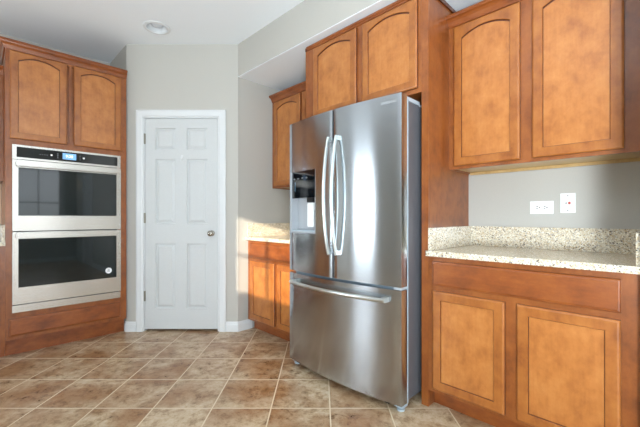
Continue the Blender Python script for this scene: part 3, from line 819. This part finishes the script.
curved_plate('control_glass', hu0 + 0.003, hu1 - 0.003, zm, hz1 - 0.001, -0.003, 0.055, M['panel_b'], ldoor)
bm = bmesh.new(); box(bm, hu0 + 0.045, hu1 - 0.105, fy(hu0 + .045) - 0.0035, fy(hu0 + .045) + 0.004, 1.285, 1.352)
link('dispenser_display', bm, mat('dim_blue_display', (96, 140, 170), 0.1, emis=(96, 140, 170), estr=0.25), ldoor)
for k in range(4): boxes('button_mark', [(hu0 + 0.03 + 0.05 * k, hu0 + 0.045 + 0.05 * k, fy(hu0 + 0.04 + 0.05 * k) - 0.0045, fy(hu0 + 0.04 + 0.05 * k) - 0.002, 1.372, 1.380)], M['gtext'], ldoor)
bm = bmesh.new()
box(bm, hu0 + 0.150, hu0 + 0.215, 0.005, 0.018, 1.03, 1.20); bmesh.ops.bevel(bm, geom=bm.edges[:], offset=0.004, segments=2, affect='EDGES')
box(bm, hu0 + 0.165, hu0 + 0.200, 0.018, 0.045, 1.15, 1.20)
link('paddle', bm, M['plastic'], ldoor)
boxes('nozzle', [(hu0 + 0.15, hu0 + 0.21, 0.005, 0.044, 1.205, 1.2355)], M['black'], ldoor)
boxes('drip_tray', [(hu0 + t + 0.001, hu1 - t - 0.001, -0.010, 0.044, hz0 + 0.0125, hz0 + 0.022)], M['foot'], ldoor)
# handles: bowed bars
def arc_handle(parent, u, z0, z1, bow):
    n = 22; pts = []; base = fy(u)
    for i in range(n + 1):
        s = i / n; k = math.sin(math.pi * s)
        pts.append((u, base - 0.018 - bow * (k ** 0.8), z0 + (z1 - z0) * s))
    bm = bmesh.new(); tube(bm, pts, 0.013, 0.008, 12, up=(1, 0, 0))
    for z in (z0 + 0.012, z1 - 0.012):
        box(bm, u - 0.009, u + 0.009, base - 0.024, base + 0.0015, z - 0.014, z + 0.014)
    return link('handle', bm, M['chrome'], parent, smooth=60)
arc_handle(ldoor, UC - 0.022, 0.862, 1.612, 0.046)
arc_handle(rdoor, UC + 0.046, 0.862, 1.612, 0.046)
bm = bmesh.new(); n = 24; pts = []
ha, hb = FL - 1.925, FL - 1.105
for i in range(n + 1):
    s = i / n; u = ha + (hb - ha) * s
    pts.append((u, fy(u) - 0.040 - 0.020 * math.sin(math.pi * s), 0.632 ))
tube(bm, pts, 0.009, 0.0135, 12, up=(0, 0, 1))
for u in (ha + 0.012, hb - 0.012): box(bm, u - 0.014, u + 0.014, fy(u) - 0.040, fy(u) + 0.001, 0.620, 0.646)
link('handle', bm, M['chrome'], fz, smooth=60)
text_obj('brand_lettering', 'SAMSUNG', 0.021, M['ltext'], rdoor, (0.890, fy(0.890) - 0.0035, 1.748), (math.pi / 2, 0, math.atan(2 * BUL * (0.075 - FW / 2) / (FW / 2) ** 2 * -1) ), 0.0008, bold=0.0)
# cabinet body
boxes('fridge_body', [(0.012, FW - 0.012, 0.072, 0.70, 0.050, 1.762)], M['side'], fg)
boxes('front_flange', [(0.0, FW, 0.064, 0.0715, 0.046, 1.768)], M['foot'], fg)
boxes('door_gasket', [(0.02, FW - 0.02, 0.0585, 0.0635, 0.06, 0.68), (0.02, UC - 0.012, 0.0585, 0.0635, 0.72, 1.755), (UC + 0.012, FW - 0.02, 0.0585, 0.0635, 0.72, 1.755)], M['black'], fg)
boxes('hinge_cover', [(FW - 0.095, FW - 0.012, 0.075, 0.22, 1.7685, 1.790)], M['grey'], fg, bevel=0.004)
boxes('hinge_cover', [(0.012, 0.095, 0.075, 0.22, 1.7685, 1.790)], M['grey'], fg, bevel=0.004)
boxes('top_edge_strip', [(FW - 0.030, FW - 0.0118, 0.22, 0.69, 1.7625, 1.774)], M['grey'], fg)
boxes('kick_grille', [(0.03, FW - 0.03, 0.09, 0.10, 0.012, 0.0495)], M['black'], fg)
boxes('hinge', [(FW - 0.05, FW - 0.004, 0.0, 0.06, 0.6925, 0.7055)], M['grey'], fg)
def foot(u):
    bm = bmesh.new(); lathe(bm, [(0.022, 0.0), (0.024, 0.010), (0.010, 0.014), (0.009, 0.048)], 14, (u, 0.05, 0.0)); link('levelling_foot', bm, M['foot'], fg, smooth=40)
    boxes('foot_bracket', [(u - 0.03, u + 0.022, 0.03, 0.085, 0.020, 0.0455)], M['foot'], fg, bevel=0.003)
foot(FW - 0.035); foot(0.035)
for u in (0.12, FW - 0.13):
    bm = bmesh.new(); lathe(bm, [(0.022, -0.012), (0.022, 0.012)], 18, (u, 0.06, 0.0225), 'x'); link('roller', bm, M['black'], fg, smooth=40)

# ------------------------------------------------------------------ wall plates
def plate(name, label, cat, B0, B1, z0, z1):
    r = thing(name, label, cat, (AW - 0.0005, (B0 + B1) / 2, (z0 + z1) / 2), R_RUN)
    w2, h2 = (B1 - B0) / 2, (z1 - z0) / 2
    bm = bmesh.new(); box(bm, -w2, w2, -0.006, 0.0, -h2, h2); link('cover_plate', bm, M['plastic'], r, bevel=0.002)
    return r, w2, h2
r, w2, h2 = plate('power_outlet', 'white sideways duplex outlet with dark slots on the wall above the counter', 'outlet', 0.469, 0.591, 1.119, 1.196)
for s in (-1, 1):
    u = s * 0.0195
    bm = bmesh.new(); box(bm, u - 0.015, u + 0.015, -0.008, -0.0062, -0.0165, 0.0165); f = link('receptacle', bm, M['plastic'], r, bevel=0.0008)
    bm = bmesh.new(); box(bm, u - 0.008, u + 0.002, -0.0085, -0.0079, 0.0045, 0.0085); box(bm, u - 0.008, u + 0.001, -0.0085, -0.0079, -0.0085, -0.0045); lathe(bm, [(0.0036, -0.0085), (0.0036, -0.0079)], 10, (u + 0.009, 0, 0), 'y')
    link('slots', bm, M['slot'], f)
r, w2, h2 = plate('wall_plate', 'white upright outlet plate with small red buttons, right of the sideways outlet', 'outlet', 0.362, 0.435, 1.124, 1.238)
bm = bmesh.new(); box(bm, -0.0165, 0.0165, -0.0078, -0.0062, -0.018, 0.018); link('insert', bm, M['plastic'], r, bevel=0.0006)
boxes('red_button', [(0.002, 0.013, -0.0088, -0.0079, -0.007, 0.007)], M['redbtn'], r)
boxes('grey_button', [(-0.011, -0.005, -0.0088, -0.0079, -0.003, 0.003)], M['slot'], r)
for z in (-0.042, 0.042):
    bm = bmesh.new(); lathe(bm, [(0.003, -0.0072), (0.003, -0.0062)], 10, (0, 0, z), 'y'); link('screw', bm, M['slot'], r)

# tan tile splash behind the left counter (part of the wall finish)
bm = bmesh.new(); box(bm, LA0, OA0 - 0.001, LY - 0.008, LY - 0.0008, 1.0375, 1.397)
struct(link('trim_3', bm, M['tile_w']))
# ground outside
bm = bmesh.new(); box(bm, -14, -2.9, -12, 12, -0.32, -0.2); struct(link('ground', bm, M['ground']))
# added unseen slabs outside, placed to keep low sun off the outer rear windows
for (a, b) in ((-8.0, -3.05), (-0.9, 3.6)):
    bm = bmesh.new(); box(bm, -6.3, -6.0, a, b, -0.25, 3.9); struct(link('sun_blocker', bm, M['blocker']))
